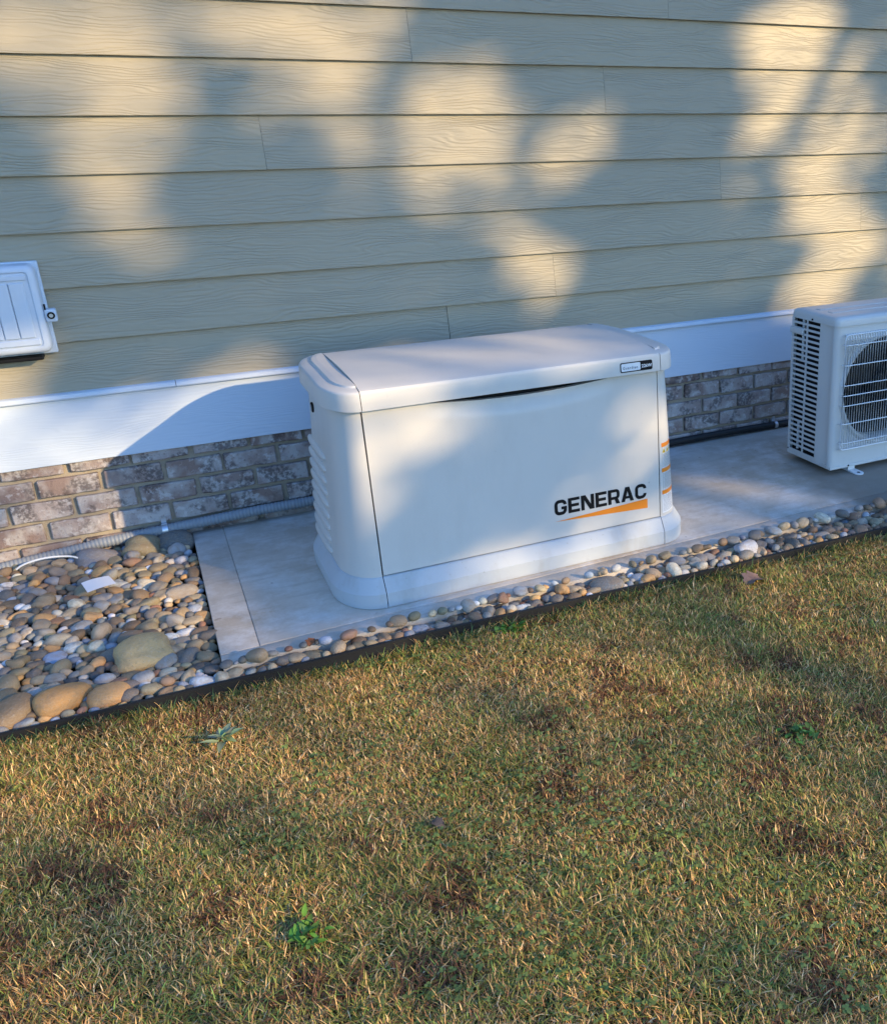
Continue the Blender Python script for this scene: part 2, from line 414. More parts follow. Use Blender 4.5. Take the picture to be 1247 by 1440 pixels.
for right in (False, True):
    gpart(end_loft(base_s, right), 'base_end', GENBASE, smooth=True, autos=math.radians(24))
    ep = gpart(end_loft(body_s, right, ex=lambda z: .022*(z-.098)/.55), 'end_panel', GEN, smooth=True)
    gpart(end_loft(lid_s, right, cap=True, ex=lambda z: .024), 'lid_end_cap', GEN, smooth=True, autos=math.radians(32))
    lm = None
    for k in range(9):
        if lm is None:
            bm = bmesh.new(); bmesh.ops.create_uvsphere(bm, u_segments=20, v_segments=10, radius=1.0)
            for v in bm.verts:
                c = v.co.copy(); e = .45
                f = lambda q: math.copysign(abs(q)**e, q)
                v.co = Vector((c.x*.012, f(c.y)*.15 if abs(c.y) > 1e-6 else 0, c.z*.0165 - max(0, c.x)*.0))
            for fc in bm.faces: fc.smooth = True
            lm = bpy.data.meshes.new('louver'); bm.to_mesh(lm); bm.free(); lm.materials.append(GEN)
        z = .118+.0405*k; inset = .031+(z-.098)*.0600
        o = link('louver', lm, ep); xx = (XA+inset) if not right else (XB-inset)
        o.location = (xx+(.001 if not right else -.001), .415, z); o.rotation_euler = (0, .25 if not right else -.25, 0)
for bk in (False, True):
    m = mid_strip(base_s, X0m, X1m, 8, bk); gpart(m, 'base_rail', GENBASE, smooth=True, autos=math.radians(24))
# door with scooped hand grip under the lid
def door(name, bk):
    m = MB(); nx, nz_ = 64, 40; rows = []
    for j in range(nz_+1):
        row = []
        for i in range(nx+1):
            t = (i/nx); x = X0m+.0022+(X1m-X0m-.0044)*t
            q = max(0, min(1, (x-.27)/.70)); b = math.sin(math.pi*q)**.8 if 0 < q < 1 else 0
            if bk: b = 0
            zt = .6445-.027*b; v = (j/nz_)**.75; z = .1035+(zt-.1035)*v
            y = .0325+(.0434-.0325)*(z-.1)/.545-.003
            gz = max(0, (z-(zt-.055))/.055); y += .018*b*gz*gz*(3-2*gz)
            if bk: y = YBk-y
            row.append((x, y, z))
        rows.append(row)
    m.loft(rows)
    d = .018 if not bk else -.018
    ring = [rows[0][i] for i in range(nx+1)]+[rows[j][nx] for j in range(1,nz_+1)]+[rows[nz_][i] for i in range(nx-1,-1,-1)]+[rows[j][0] for j in range(nz_-1,0,-1)]
    m.loft([ring, [(x,y+d,z) for x,y,z in ring]], True)
    return gpart(m, name, GEN, smooth=True, autos=math.radians(40))
dr = door('door', False); door('rear_panel', True)
m = MB(); prof = [(YA+i, z+(.002 if z > .70 else 0)) for i, z in lid_s[:10]]
prof += [(YA+.085,.7160),(YA+.15,.7200),(YA+.24,.7230),(YA+.333,.724)]
prof += [(YBk-(y-YA), z) for y, z in reversed(prof[:-1])]
m.loft([[(X0m+(X1m-X0m)*k/10, y, z) for y, z in prof] for k in range(11)])
m.add([(X0m,y,z) for y,z in prof], [tuple(range(len(prof)))]); m.add([(X1m,y,z) for y,z in prof], [tuple(range(len(prof)))])
lid = gpart(m, 'lid', GEN, smooth=True, autos=math.radians(32))
# lock, rear latch
def disc(m, c, axis, rx, rz, d, n=20):
    L = []
    for s in (0, d):
        L.append([(c[0]+s, c[1]+rx*math.cos(2*math.pi*k/n), c[2]+rz*math.sin(2*math.pi*k/n)) if axis == 'x' else (c[0]+rx*math.cos(2*math.pi*k/n), c[1]+s, c[2]+rz*math.sin(2*math.pi*k/n)) for k in range(n)])
    return m.loft(L, True, True, True)
lk = gpart(disc(MB(), (.022,.43,.574), 'x', .020, .017, .012), 'lock', BLACK, bevel=.002)
gpart(MB().box(.0195,.024,.425,.435,.564,.584), 'key_slot', STEEL)
m = MB(); m.loft([[(1.205,.30,.655),(1.205,.36,.655),(1.205,.36,.685),(1.205,.30,.685)],[(1.240,.315,.678),(1.240,.345,.678),(1.240,.345,.686),(1.240,.315,.686)]], True, True, True)
gpart(m, 'latch', BLACK)

# lettering on the door, drawn as strokes in the door plane
def yd(z): return .0325+(.0434-.0325)*(z-.1)/.545-.003
class Ink:
    def __init__(s, y0): s.m = MB(); s.k = 0; s.y0 = y0
    def poly(s, pts):
        s.k += 1; n = len(pts); e = .0009+.00012*(s.k % 4)
        s.m.add([(x, s.y0(z)-e, z) for x, z in pts], [tuple(range(n))])
    def strip(s, path, t):
        P = [Vector(p) for p in path]; A = []; B = []
        for i, p in enumerate(P):
            d1 = (P[i]-P[i-1]).normalized() if i else None; d2 = (P[i+1]-P[i]).normalized() if i < len(P)-1 else None
            d = ((d1 or d2)+(d2 or d1)).normalized(); nrm = Vector((-d.y, d.x))
            A.append(p+nrm*t/2); B.append(p-nrm*t/2)
        s.k += 1; e = .0009+.00012*(s.k % 4); n = len(P)
        s.m.add([(q.x, s.y0(q.y)-e, q.y) for q in A]+[(q.x, s.y0(q.y)-e, q.y) for q in B], [(i,i+1,n+i+1,n+i) for i in range(n-1)])
def arc(cx, cy, r, a0, a1, n=6): return [(cx+r*math.cos(math.radians(a0+(a1-a0)*k/n)), cy+r*math.sin(math.radians(a0+(a1-a0)*k/n))) for k in range(n+1)]
def letters(word, x, z, w, h, gap, t):
    out = []; tv = t*1.18
    for ch in word:
        I = Ink(yd); W = w*(1.08 if ch in 'NA' else .94 if ch == 'E' else 1.0)
        X = lambda a: x+a*W
        Zb, Zt = z, z+h; r = h*.22
        if ch in 'CG':
            l, rr, b, tp = x+tv/2, x+W-tv/2, Zb+t/2, Zt-t/2
            p = [(rr, Zt-h*.34)]+arc(rr-r, tp-r, r, 0, 90)+arc(l+r, tp-r, r, 90, 180)+arc(l+r, b+r, r, 180, 270)+arc(rr-r, b+r, r, 270, 360)+[(rr, Zb+h*(.34 if ch == 'C' else .50))]
            I.strip(p, (t+tv)/2)
            if ch == 'G': I.strip([(x+W*.55, Zb+h*.45),(x+W, Zb+h*.45)], t*.95)
        elif ch == 'E':
            I.poly([(x,Zb),(x+tv,Zb),(x+tv,Zt),(x,Zt)])
            for f in (0, .5, 1): 
                zc = Zb+t/2+(h-t)*f; I.poly([(x+tv*.9,zc-t/2),(x+W*(.93 if f == .5 else 1),zc-t/2),(x+W*(.93 if f == .5 else 1),zc+t/2),(x+tv*.9,zc+t/2)])
        elif ch == 'N':
            I.poly([(x,Zb),(x+tv,Zb),(x+tv,Zt),(x,Zt)]); I.poly([(x+W-tv,Zb),(x+W,Zb),(x+W,Zt),(x+W-tv,Zt)])
            I.poly([(x+tv*.2,Zt),(x+tv*1.35,Zt),(x+W-tv*.2,Zb),(x+W-tv*1.35,Zb)])
        elif ch == 'R':
            I.poly([(x,Zb),(x+tv,Zb),(x+tv,Zt),(x,Zt)])
            rr = x+W-tv/2; q = h*.17; zm = Zb+h*.40
            I.strip([(x+tv*.9,Zt-t/2)]+arc(rr-q, Zt-t/2-q, q, 90, 0)+arc(rr-q, zm+q, q, 0, -90)+[(x+tv*.9,zm)], t)
            I.poly([(x+W*.50,zm),(x+W*.50+tv*1.1,zm),(x+W,Zb),(x+W-tv*1.15,Zb)])
        elif ch == 'A':
            c = x+W*.5
            I.poly([(x,Zb),(x+tv*1.1,Zb),(c+tv*.35,Zt),(c-tv*.62,Zt)]); I.poly([(x+W-tv*1.1,Zb),(x+W,Zb),(c+tv*.62,Zt),(c-tv*.35,Zt)])
            I.poly([(x+W*.25,Zb+h*.2),(x+W*.75,Zb+h*.2),(x+W*.70,Zb+h*.2+t*.85),(x+W*.30,Zb+h*.2+t*.85)])
        o = I.m.build('letter', BLACK, dr); out.append(o); x += W+gap
    return x
LW = .0463
xe = letters('GENERAC', .702, .186, LW, .0545, .0050, .0110)
I = Ink(yd); I.poly([(.701,.1645),(.88,.1725),(1.061,.1815),(1.061,.1460),(.88,.1555)]); I.m.build('swoosh', ORANGE, dr)
I = Ink(yd); I.strip(arc(1.069,.241,.0022,0,360,12), .0009); I.m.build('registered_mark', INK, dr)
# badge on the lid skirt
def yl(z): return YA+(.0165+(z-.648)*.05 if z < .668 else .0175+(z-.668)*.1154)
def badge_poly(x0, x1, z0, z1, r, e, mt, name, par):
    m = MB(); pts = arc(x1-r, z1-r, r, 0, 90, 4)+arc(x0+r, z1-r, r, 90, 180, 4)+arc(x0+r, z0+r, r, 180, 270, 4)+arc(x1-r, z0+r, r, 270, 360, 4)
    m.add([(x, yl(z)-e, z) for x, z in pts], [tuple(range(len(pts)))]); return m.build(name, mt, par)
bd = badge_poly(.960,1.082,.655,.688,.006,.0012, BLACK, 'badge', lid)
badge_poly(.9635,1.036,.6585,.6845,.004,.0017, WHITE, 'badge_field', bd)
def text(body, x, z, size, mt, par, yf, bold=.0, sx=1.0, space=1.0, name='lettering', rot=None):
    cu = bpy.data.curves.new('t', 'FONT'); cu.body = body; cu.size = size; cu.offset = bold; cu.space_character = space; cu.resolution_u = 3
    tmp = bpy.data.objects.new('t', cu); COL.objects.link(tmp)
    dg = bpy.context.evaluated_depsgraph_get(); dg.update()
    me = bpy.data.meshes.new_from_object(tmp.evaluated_get(dg)); bpy.data.objects.remove(tmp)
    for v in me.vertices: px, pz = x+v.co.x*sx, z+v.co.y; v.co = (px, yf(pz), pz)
    me.materials.clear(); me.materials.append(mt); return link(name, me, par)
text('Guardian', .9685, .6655, .0125, BLACK, bd, lambda z: yl(z)-.0022, 0, 1.0, 1.25)
text('22kW', 1.0395, .6655, .0145, WHITE, bd, lambda z: yl(z)-.0022, .0004, 1.08)
# warning sticker wrapped round the right front corner
path = end_path(0, True); path = path[:13]
def onwrap(s, z, e):                                   # s metres along the right end panel from the door seam
    i = .031+(z-.098)*.0205 ; pts = [Vector(p) for p in end_path(i-e, True, n=24, ex=.022*(z-.098)/.55)[:26]]
    for a, b in zip(pts[:-1], pts[1:]):
        L = (b-a).length
        if s <= L: q = a+(b-a)*(s/L); return (q.x, q.y, z)
        s -= L
    return (pts[-1].x, pts[-1].y, z)
def wrap_rect(s0, s1, z0, z1, e, mt, name, par, n=8):
    m = MB(); m.loft([[onwrap(s0+(s1-s0)*k/n, z, e) for k in range(n+1)] for z in (z0, z1)]); return m.build(name, mt, par, smooth=True)
rp = [c for c in gen.children if c.name.startswith('end_panel')][1]
stk = wrap_rect(.008, .088, .112, .378, .0010, WHITE, 'warning_sticker', rp)
for zt in (.378, .284, .200): wrap_rect(.0085, .0875, zt-.016, zt-.001, .0016, ORANGE, 'header_band', stk)
for k, s0 in enumerate((.012, .034, .056)):
    m = MB(); m.add([onwrap(s0,.340,.0018), onwrap(s0+.017,.340,.0018), onwrap(s0+.0085,.358,.0018)], [(0,1,2)]); m.build('hazard_triangle', YELLOW, stk)
    m = MB(); m.add([onwrap(s0+.007,.343,.0021), onwrap(s0+.010,.343,.0021), onwrap(s0+.0095,.352,.0021), onwrap(s0+.0075,.352,.0021)], [(0,1,2,3)]); m.build('hazard_mark', BLACK, stk)
lines_m = MB()
for za, zb in ((.334,.290),(.262,.205),(.178,.118)):
    z = za
    while z > zb:
        s1 = rnd.uniform(.06,.084); lines_m.loft([[onwrap(.012+(s1-.012)*k/6, zz, .0018) for k in range(7)] for zz in (z-.0010, z)]); z -= .0048
lines_m.build('fine_print', INK, stk)

# ------------------------------------------------------------------ air conditioner
AX, AY0, AY1, AB, AT = 2.086, .282, .590, .032, .690
AW = .84; AL = (AX+AW/2, .43, 0)
ac = thing('air_conditioner', 'ivory outdoor air conditioner with round fan guard and slotted side', 'air conditioner', AL)
def apart(m, name, mt, parent=None, **kw):
    o = m.build(name, mt, parent or ac, **kw)
    if parent is None: at(o, AL)
    return o
ZT = .655
# front panel with bell mouth
FC, FR = (2.362, .364), .228
n = 120; angs = sorted([2*math.pi*k/n for k in range(n)]+[math.atan2(zz-FC[1], xx-FC[0]) % (2*math.pi) for xx in (AX+.022, AX+AW-.022) for zz in (AB, ZT)])
def rect_hit(a, x0, x1, z0, z1):
    dx, dz = math.cos(a), math.sin(a); t = 1e9
    if dx > 1e-9: t = min(t, (x1-FC[0])/dx)
    if dx < -1e-9: t = min(t, (x0-FC[0])/dx)
    if dz > 1e-9: t = min(t, (z1-FC[1])/dz)
    if dz < -1e-9: t = min(t, (z0-FC[1])/dz)
    return FC[0]+dx*t, FC[1]+dz*t
m = MB(); outer = [rect_hit(a, AX+.022, AX+AW-.022, AB, ZT) for a in angs]
m.loft([[(x,AY0,z) for x,z in outer]]+[[(FC[0]+(FR+d)*math.cos(a), AY0+e, FC[1]+(FR+d)*math.sin(a)) for a in angs] for d, e in ((.020,0),(.010,-.010),(.002,-.010),(-.003,-.004),(-.006,.012),(-.010,.075))], True)
# rounded front corners
for sx, x0 in ((1, AX), (-1, AX+AW)):
    pr = [(x0+sx*(.022-.022*math.cos(t)), AY0+.022-.022*math.sin(t)) for t in [math.pi/2*k/6 for k in range(7)]]
    pr.append((x0, AY0+.10)) if sx > 0 else pr.insert(0, (x0, AY0+.10))
    if sx < 0: pr = [(x0+sx*(.022-.022*math.cos(t)), AY0+.022-.022*math.sin(t)) for t in [math.pi/2*k/6 for k in range(7)]]+[]; pr = [(x0, AY0+.10)]+pr
    m.loft([[(x,y,AB) for x,y in pr],[(x,y,ZT) for x,y in pr]])
apart(m, 'front_panel', ACW, smooth=True)
apart(MB().box(AX+.004,AX+AW-.004,AY0+.004,AY1-.004,AB-.004,AB+.012), 'base_pan', ACW, bevel=.003)
apart(MB().box(AX+.0005,AX+AW-.0005,AY0-.005,AY0+.001,AB-.002,AB+.010), 'front_lip', ACW, bevel=.002)
# interior: dark cavity, coil fins behind the slots
apart(MB().box(AX+.024,AX+AW-.01,AY0+.078,AY1-.005,AB+.012,ZT-.005), 'coil_block', FIN)
apart(MB().box(AX+.030,AX+AW-.02,AY0+.070,AY0+.077,AB+.02,ZT-.01), 'fan_shroud', DARK)
# slotted left side: frame + one slat per row
sp = MB(); YS0, YS1, YM0, YM1, ZS0, ZS1 = .392, .574, .476, .487, .058, .664
sp.box(AX,AX+.003,AY0+.10,YS0,AB,ZT); sp.box(AX,AX+.003,YS1,AY1,AB,ZT); sp.box(AX,AX+.003,YS0,YS1,AB,ZS0); sp.box(AX+.0002,AX+.003,YM0,YM1,ZS0,ZT)
side = apart(sp, 'side_panel', ACW)
ns = 26; pit = (ZT-ZS0)/ns
slm = MB().box(0,.004,YS0-.001,YS1+.001,-.0051,.0051).mesh('slat', ACW, bevel=.0012, seg=1)
for k in range(1, ns):
    o = link('slat', slm, side); o.location = (AX-.0007, 0, ZS0+pit*k)
m = MB()
for y, za, zb in ((.525,.47,.655),(.535,.06,.19)): apart(MB().tube([(AX+.016,y,za),(AX+.016,y,zb)], .006, 8), 'refrigerant_tube', WIRE, smooth=True)
apart(MB().box(AX-.010,AX+.002,.500,.592,.585,.612), 'side_handle', ACW, bevel=.005)
apart(MB().box(AX+AW-.003,AX+AW,AY0+.022,AY1,AB,ZT), 'right_panel', ACW)
apart(MB().box(AX+.003,AX+AW-.003,AY1-.003,AY1,AB,ZT), 'rear_panel', ACW)
# top cover, softly crowned, with two shallow ribs
m = MB(); x0, x1, y0, y1 = AX-.004, AX+AW+.004, AY0-.006, AY1+.004
def rr(x0,x1,y0,y1,r,z,n=6):
    P = []
    for cx,cy,a in ((x1-r,y1-r,0),(x0+r,y1-r,90),(x0+r,y0+r,180),(x1-r,y0+r,270)):
        P += [(px,py,z) for px,py in arc(cx,cy,r,a,a+90,n)]
    return P
m.loft([rr(x0,x1,y0,y1,.024,.652), rr(x0,x1,y0,y1,.024,.672), rr(x0+.003,x1-.003,y0+.003,y1-.003,.022,.682), rr(x0+.012,x1-.012,y0+.012,y1-.012,.016,.688), rr(x0+.04,x1-.04,y0+.04,y1-.04,.012,.690)], True, True, True)
top = apart(m, 'top_cover', ACW, smooth=True, autos=math.radians(50))
for yy in (.385,.47): MB().box(x0+.06,x1-.06,yy,yy+.035,.689,.6925).build('top_rib', ACW, top, bevel=.0025)
# guard grille
GX0, GX1, GZ0, GZ1, GY = 2.120, 2.604, .120, .618, AY0-.020
gd = apart(MB().tube([(x,GY,z) for x,z in arc(GX1-.02,GZ1-.02,.02,0,90)+arc(GX0+.02,GZ1-.02,.02,90,180)+arc(GX0+.02,GZ0+.02,.02,180,270)+arc(GX1-.02,GZ0+.02,.02,270,360)+[(GX1,GZ1-.02)]], .0028, 6), 'fan_guard', WIRE, smooth=True)
vw = MB().tube([(0,.018,GZ0+.001),(0,.002,GZ0+.006),(0,0,GZ0+.02),(0,0,GZ1-.02),(0,.002,GZ1-.006),(0,.018,GZ1-.001)], .0024, 5).mesh('guard_wire', WIRE, smooth=True)
nv = 36
for k in range(1, nv):
    o = link('guard_wire', vw, gd); o.location = (GX0+(GX1-GX0)*k/nv, GY-.001, 0)
hw = MB().tube([(GX0-.001,.018,0),(GX0+.003,.003,0),(GX0+.02,0,0),(GX1-.02,0,0),(GX1-.003,.003,0),(GX1+.001,.018,0)], .0022, 6).mesh('guard_crossbar', WIRE, smooth=True)
for z in (.150,.236,.316,.360,.404,.490,.575):
    o = link('guard_crossbar', hw, gd); o.location = (0, GY-.0045, z)
# fan
fan = apart(MB().tube([(FC[0],AY0+.020,FC[1]),(FC[0],AY0+.028,FC[1]),(FC[0],AY0+.066,FC[1])], [.030,.055,.060], 24), 'fan_hub', FIN, smooth=True)
for k in range(3):
    m = MB(); loops = []
    for i in range(9):
        r = .05+.160*i/8; w = .55+.28*math.sin(math.pi*i/8); L = []
        for j in range(7):
            t = j/6-.5; a = 2*math.pi*k/3+t*2*w+.4*i/8; L.append((FC[0]+r*math.cos(a), AY0+.045-t*.034, FC[1]+r*math.sin(a)))
        loops.append(L)
    m.loft(loops); m.build('fan_blade', FIN, fan, smooth=True)
# feet and screws
for xf in (AX+.14, AX+AW-.14):
    m = MB().box(xf-.022,xf+.022,AY0-.030,AY1+.02,.001,.006); m.box(xf-.018,xf+.018,AY0+.02,AY1-.02,.006,AB-.003)
    pts = arc(xf, AY0-.030, .022, 180, 360, 10); m.add([(x,y,.001) for x,y in pts]+[(x,y,.006) for x,y in pts], [tuple(range(len(pts))),tuple(range(len(pts),2*len(pts)))]+[(i,i+1,len(pts)+i+1,len(pts)+i) for i in range(len(pts)-1)])
    ft = apart(m, 'foot', WIRE)
    m = MB(); q = arc(xf, AY0-.030, .008, 0, 360, 14)[:-1]; m.add([(x,y*1.0,.0066) for x,y in q], [tuple(range(len(q)))]); m.build('bolt_hole', DARK, ft)
for x, y, z, axn in ((AX+.10,AY0-.0055,AB+.006,'y'),(AX+.012,AY0+.10,AB+.02,'x'),(AX-.0045,.44,.661,'x'),(AX+.0035,.585,AB+.02,'x')):
    m = MB(); disc(m, (x-(.004 if axn == 'x' else 0), y, z), axn, .004, .004, .004 if axn == 'x' else -.002, 10); apart(m, 'screw', DARK)

# ------------------------------------------------------------------ utility box on the wall
BL = (-.93, YW-.01, .743)
ub = thing('utility_box', 'pale grey ribbed plastic utility box mounted on siding at left', 'utility box', BL)
def upart(m, name, mt, parent=None, **kw):
    o = m.build(name, mt, parent or ub, **kw)
    if parent is None: at(o, BL)
    return o
bx0, bx1 = -1.17, -.695; FY = YW-.098
upart(MB().box(bx0-.006,bx1+.008,YW-.030,YW-.009,.735,1.040), 'back_plate', BOXP, bevel=.004)
m = MB()
def rxz(x0,x1,z0,z1,r,y,n=6): return [(px,y,pz) for cx,cz,a in ((x1-r,z1-r,0),(x0+r,z1-r,90),(x0+r,z0+r,180),(x1-r,z0+r,270)) for px,pz in arc(cx,cz,r,a,a+90,n)]
m.loft([rxz(bx0,bx1,.747,1.036,.024,YW-.030), rxz(bx0+.002,bx1-.002,.749,1.034,.024,FY+.018), rxz(bx0+.006,bx1-.006,.753,1.030,.022,FY+.006), rxz(bx0+.014,bx1-.014,.761,1.022,.018,FY), rxz(bx0+.022,bx1-.022,.769,1.014,.014,FY), rxz(bx0+.026,bx1-.026,.773,1.010,.012,FY+.004)], True, False, True)
cv = upart(m, 'cover', BOXP, smooth=True)
# ribbed field: separate raised ribs with grooves between
upart(MB().box(bx0+.03,bx1-.03,FY-.002,FY+.004,.988,1.004), 'top_band', BOXP, cv, bevel=.002); cv.children[-1].location = (0,0,0)
for k in range(9):
    x1_ = bx1-.040-k*.044
    MB().box(x1_-.0415,x1_,FY-.003,FY+.004,.802,.980).build('rib', BOXP, cv, bevel=.0025)
MB().box(bx0+.03,bx1-.03,FY-.004,FY+.004,.777,.798).build('bottom_band', BOXP, cv, bevel=.003)
upart(MB().box(bx1-.002,bx1+.032,FY+.010,FY+.045,.846,.888), 'hasp', BOXP, bevel=.005)
upart(disc(MB(), (bx1+.016,FY+.010,.868), 'y', .0115, .0115, -.005, 18), 'hasp_screw', BLACK, bevel=.001)
upart(disc(MB(), (bx1+.016,FY+.0045,.868), 'y', .0062, .0062, -.002, 14), 'screw_head', STEEL)
upart(MB().box(bx1+.000,bx1+.005,FY+.012,FY+.020,.885,.905), 'hasp_tab', BLACK)
upart(MB().box(bx0+.02,bx1-.035,YW-.075,YW-.012,.722,.7345), 'black_bar', BLACK, bevel=.004)  # plain black bar below the back plate

# ------------------------------------------------------------------ conduits along the brick
def cpath(x): return (x, YW-.034, .026+.022*min(1,max(0,(x+.75)/.6))-.08*max(0,-.70-x))
cd = thing('corrugated_conduit', 'grey corrugated flexible conduit running along brick base behind generator', 'conduit', (-.4,YW-.034,.03))
m = MB(); N = 440; m.tube([cpath(-1.35+(.06+1.35)*k/N) for k in range(N+1)], [.0185+(.0022 if (k//2) % 2 else 0) for k in range(N+1)], 12)
at(m.build('hose', CONDUIT, cd, smooth=True, autos=math.radians(80)), cd.location)
m = MB(); c = cpath(-.485); m.tube([(c[0],YW-.034+.0235*math.sin(t),c[2]+.0235*math.cos(t)) for t in [math.pi*2*k/20 for k in range(21)]], .003, 6)
m.box(c[0]-.009,c[0]+.009,YW-.012,YW-.006,c[2]+.02,c[2]+.05)
m2 = MB(); L = [[(c[0]+dx, YW-.034+rr_*math.sin(t), c[2]+rr_*math.cos(t)) for t in [math.pi*2*k/24 for k in range(24)]] for dx, rr_ in ((-.010,.0212),(-.010,.0235),(.010,.0235),(.010,.0212))]
m2.loft(L, True); m2.box(c[0]-.009,c[0]+.009,YW-.016,YW-.0135,c[2]+.015,c[2]+.045)
at(m2.build('strap', STEEL, cd, smooth=True), cd.location)
pc = thing('black_pipe', 'thin black insulated pipe clipped to brick base beside air conditioner', 'pipe', (1.8,YW-.03,.02))
at(MB().tube([(x,YW-.032,.021+.004*math.sin(x*4)) for x in [1.0+1.9*k/40 for k in range(41)]], .0165, 12).build('pipe', EDGE, pc, smooth=True), pc.location)
m2 = MB(); c = (2.31,YW-.032,.021+.004*math.sin(2.31*4)); L = [[(c[0]+dx, c[1]+rr_*math.sin(t), c[2]+rr_*math.cos(t)) for t in [math.pi*2*k/24 for k in range(24)]] for dx, rr_ in ((-.008,.0166),(-.008,.0195),(.008,.0195),(.008,.0166))]
m2.loft(L, True); m2.box(c[0]-.008,c[0]+.008,YW-.018,YW-.015,c[2]+.012,c[2]+.038); at(m2.build('clip', STEEL, pc, smooth=True), pc.location)
cl = MB().tube([(-.965+.19*k/14, YW-.10-.02*math.sin(math.pi*k/14), .010+.030*math.sin(math.pi*k/14)**.7) for k in range(15)], .0035, 8).build('white_cable', WHITE, smooth=True)
tag(cl, 'short white cable looping out of stones below brick corner', 'cable')

# ------------------------------------------------------------------ edging
m = MB(); N = 60; L = []
for k in range(N+1):
    x = -2.2+6.2*k/N; y = edge_y(x)+.003*math.sin(x*3.7)+.002*math.sin(x*9); zt = -.006+.003*math.sin(x*2.9+1)
    L.append([(x,y-.004,-.10),(x,y-.004,zt-.009),(x,y-.0075,zt-.007),(x,y-.0075,zt-.001),(x,y-.004,zt),(x,y+.002,zt),(x,y+.002,-.10)])
m.loft(L, True, True, True)
ed = m.build('landscape_edging', EDGE, smooth=True); tag(ed, 'long black plastic landscape edging between lawn and river stones', 'edging')

# ------------------------------------------------------------------ river stones
svar = []
for i in range(14):
    r2 = random.Random(100+i); bm = bmesh.new(); bmesh.ops.create_icosphere(bm, subdivisions=3, radius=1.0)
    ph = [(Vector((r2.gauss(0,1),r2.gauss(0,1),r2.gauss(0,1))), r2.uniform(0,6.28), r2.uniform(.06,.15)) for _ in range(6)]
    sq = r2.uniform(.75,1.0)
    for v in bm.verts:
        c = v.co.copy(); d = 1+sum(a*math.sin(q.dot(c)*1.5+p) for q, p, a in ph)
        f = lambda t: math.copysign(abs(t)**sq, t)
        v.co = Vector((f(c.x), f(c.y)*r2.uniform(.999,1.001), f(c.z)))*d
    for f in bm.faces: f.smooth = True
    me = bpy.data.meshes.new('river_stone'); bm.to_mesh(me); bm.free(); me.materials.append(STONE); svar.append(me)
PAL = [('grey', (.24,.23,.21), 6), ('dark grey', (.12,.115,.11), 5), ('tan', (.38,.29,.18), 6), ('brown', (.20,.135,.085), 6), ('pale cream', (.52,.46,.36), 3),
       ('orange-tan', (.47,.27,.11), 2), ('blue-grey', (.26,.28,.31), 3), ('whitish', (.55,.54,.52), 2), ('olive grey', (.21,.185,.12), 4), ('reddish brown', (.25,.13,.085), 2)]
PW = [p for p in PAL for _ in range(p[2])]
placed = []
def place(x, y, r, col=None, cname=None, flat=None, asp=None, rz=None, z=None, label=None):
    cn, c = (cname, col) if col else rnd.choice(PW)[:2]
    if not col: kk = rnd.uniform(.8,1.6); c = tuple(max(.02, q*kk*rnd.uniform(.97,1.03)) for q in c)
    fl = flat or rnd.uniform(.45,.75); asp_ = asp or rnd.uniform(.62,.95)
    placed.append([x, y, r, cn, c, fl, asp_, rnd.uniform(0,6.28) if rz is None else rz, z, label, rnd.randrange(14)])
def free(x, y, r, k=.78):
    for p in placed:
        if abs(p[0]-x) < .3 and (p[0]-x)**2+(p[1]-y)**2 < (k*(r*.88+p[2]*.88))**2: return False
    return True
BEDZ = -.058
place(-.600,.075,.078,(.66,.43,.19),'tan',.62,.85,.3,None,'largest rounded tan boulder in the middle of the stone bed')
place(-.800,-.080,.060,(.62,.32,.11),'orange-tan',.6,.7,.7,None,'big orange-tan boulder beside edging, left of its twin')
place(-.690,-.108,.056,(.64,.34,.13),'orange-tan',.6,.62,.1,None,'big orange-tan boulder against edging with flat top')
place(-.935,-.085,.066,(.30,.20,.11),'brown',.55,.8,.2,None,'large mottled brown boulder at far left by edging')
place(-.575,.945,.062,(.24,.21,.13),'olive grey',.7,.9,0,None,'large round olive stone under the corrugated conduit')
place(-.46,.955,.062,(.12,.13,.13),'dark grey',.6,.8,0,None,'large dark grey stone at the pad corner by conduit')
place(-.715,.935,.062,(.24,.235,.25),'grey',.55,.75,0,None,'large flat grey stone near white cable')
place(-.455,-.150,.030,(.55,.60,.66),'whitish',.7,.85,0,None,'round white stone against the edging below the tan boulder')
place(-.83,.215,.034,(.38,.46,.60),'blue-grey',.6,.8,0,None,'bright blue-grey stone left of the tan boulder')
place(-.462,.50,.050,(.45,.38,.30),'tan',.5,.8,0,None,'broad tan stone halfway along the pad edge')
place(.80,-.166,.050,(.26,.24,.21),'grey',.5,.85,0,None,'broad flat grey stone before generator corner')
place(1.36,-.165,.048,(.50,.52,.56),'whitish',.65,.8,.2,None,'largest white stone in strip right of generator')
SP = []
for rr_, tries in ((.034,60),(.027,420),(.021,2600),(.0165,7000),(.0125,12000)):
    for _ in range(tries):
        x = rnd.uniform(-1.22,-.40); y = rnd.uniform(-.175,1.0); r = rr_*rnd.uniform(.85,1.2)
        if x+r*.7 > XL or y-r*1.02 < edge_y(x)+.006: continue
        if free(x, y, r): place(x, y, r)
    for _ in range(tries):
        x = rnd.uniform(-.42,2.5); r = min(rr_, .0245)*rnd.uniform(.8,1.15)
        lo, hi = edge_y(x)+.006+r*.9, pad_f(x)-.002
        if hi < lo: continue
        y = rnd.uniform(lo, hi)
        if free(x, y, r, .80): place(x, y, r)
def vis(p): return (p[9] is not None)*10+p[2]+(-.5 if p[0] < -1.05 or p[0] > 2.1 else 0)
placed.sort(key=vis, reverse=True)
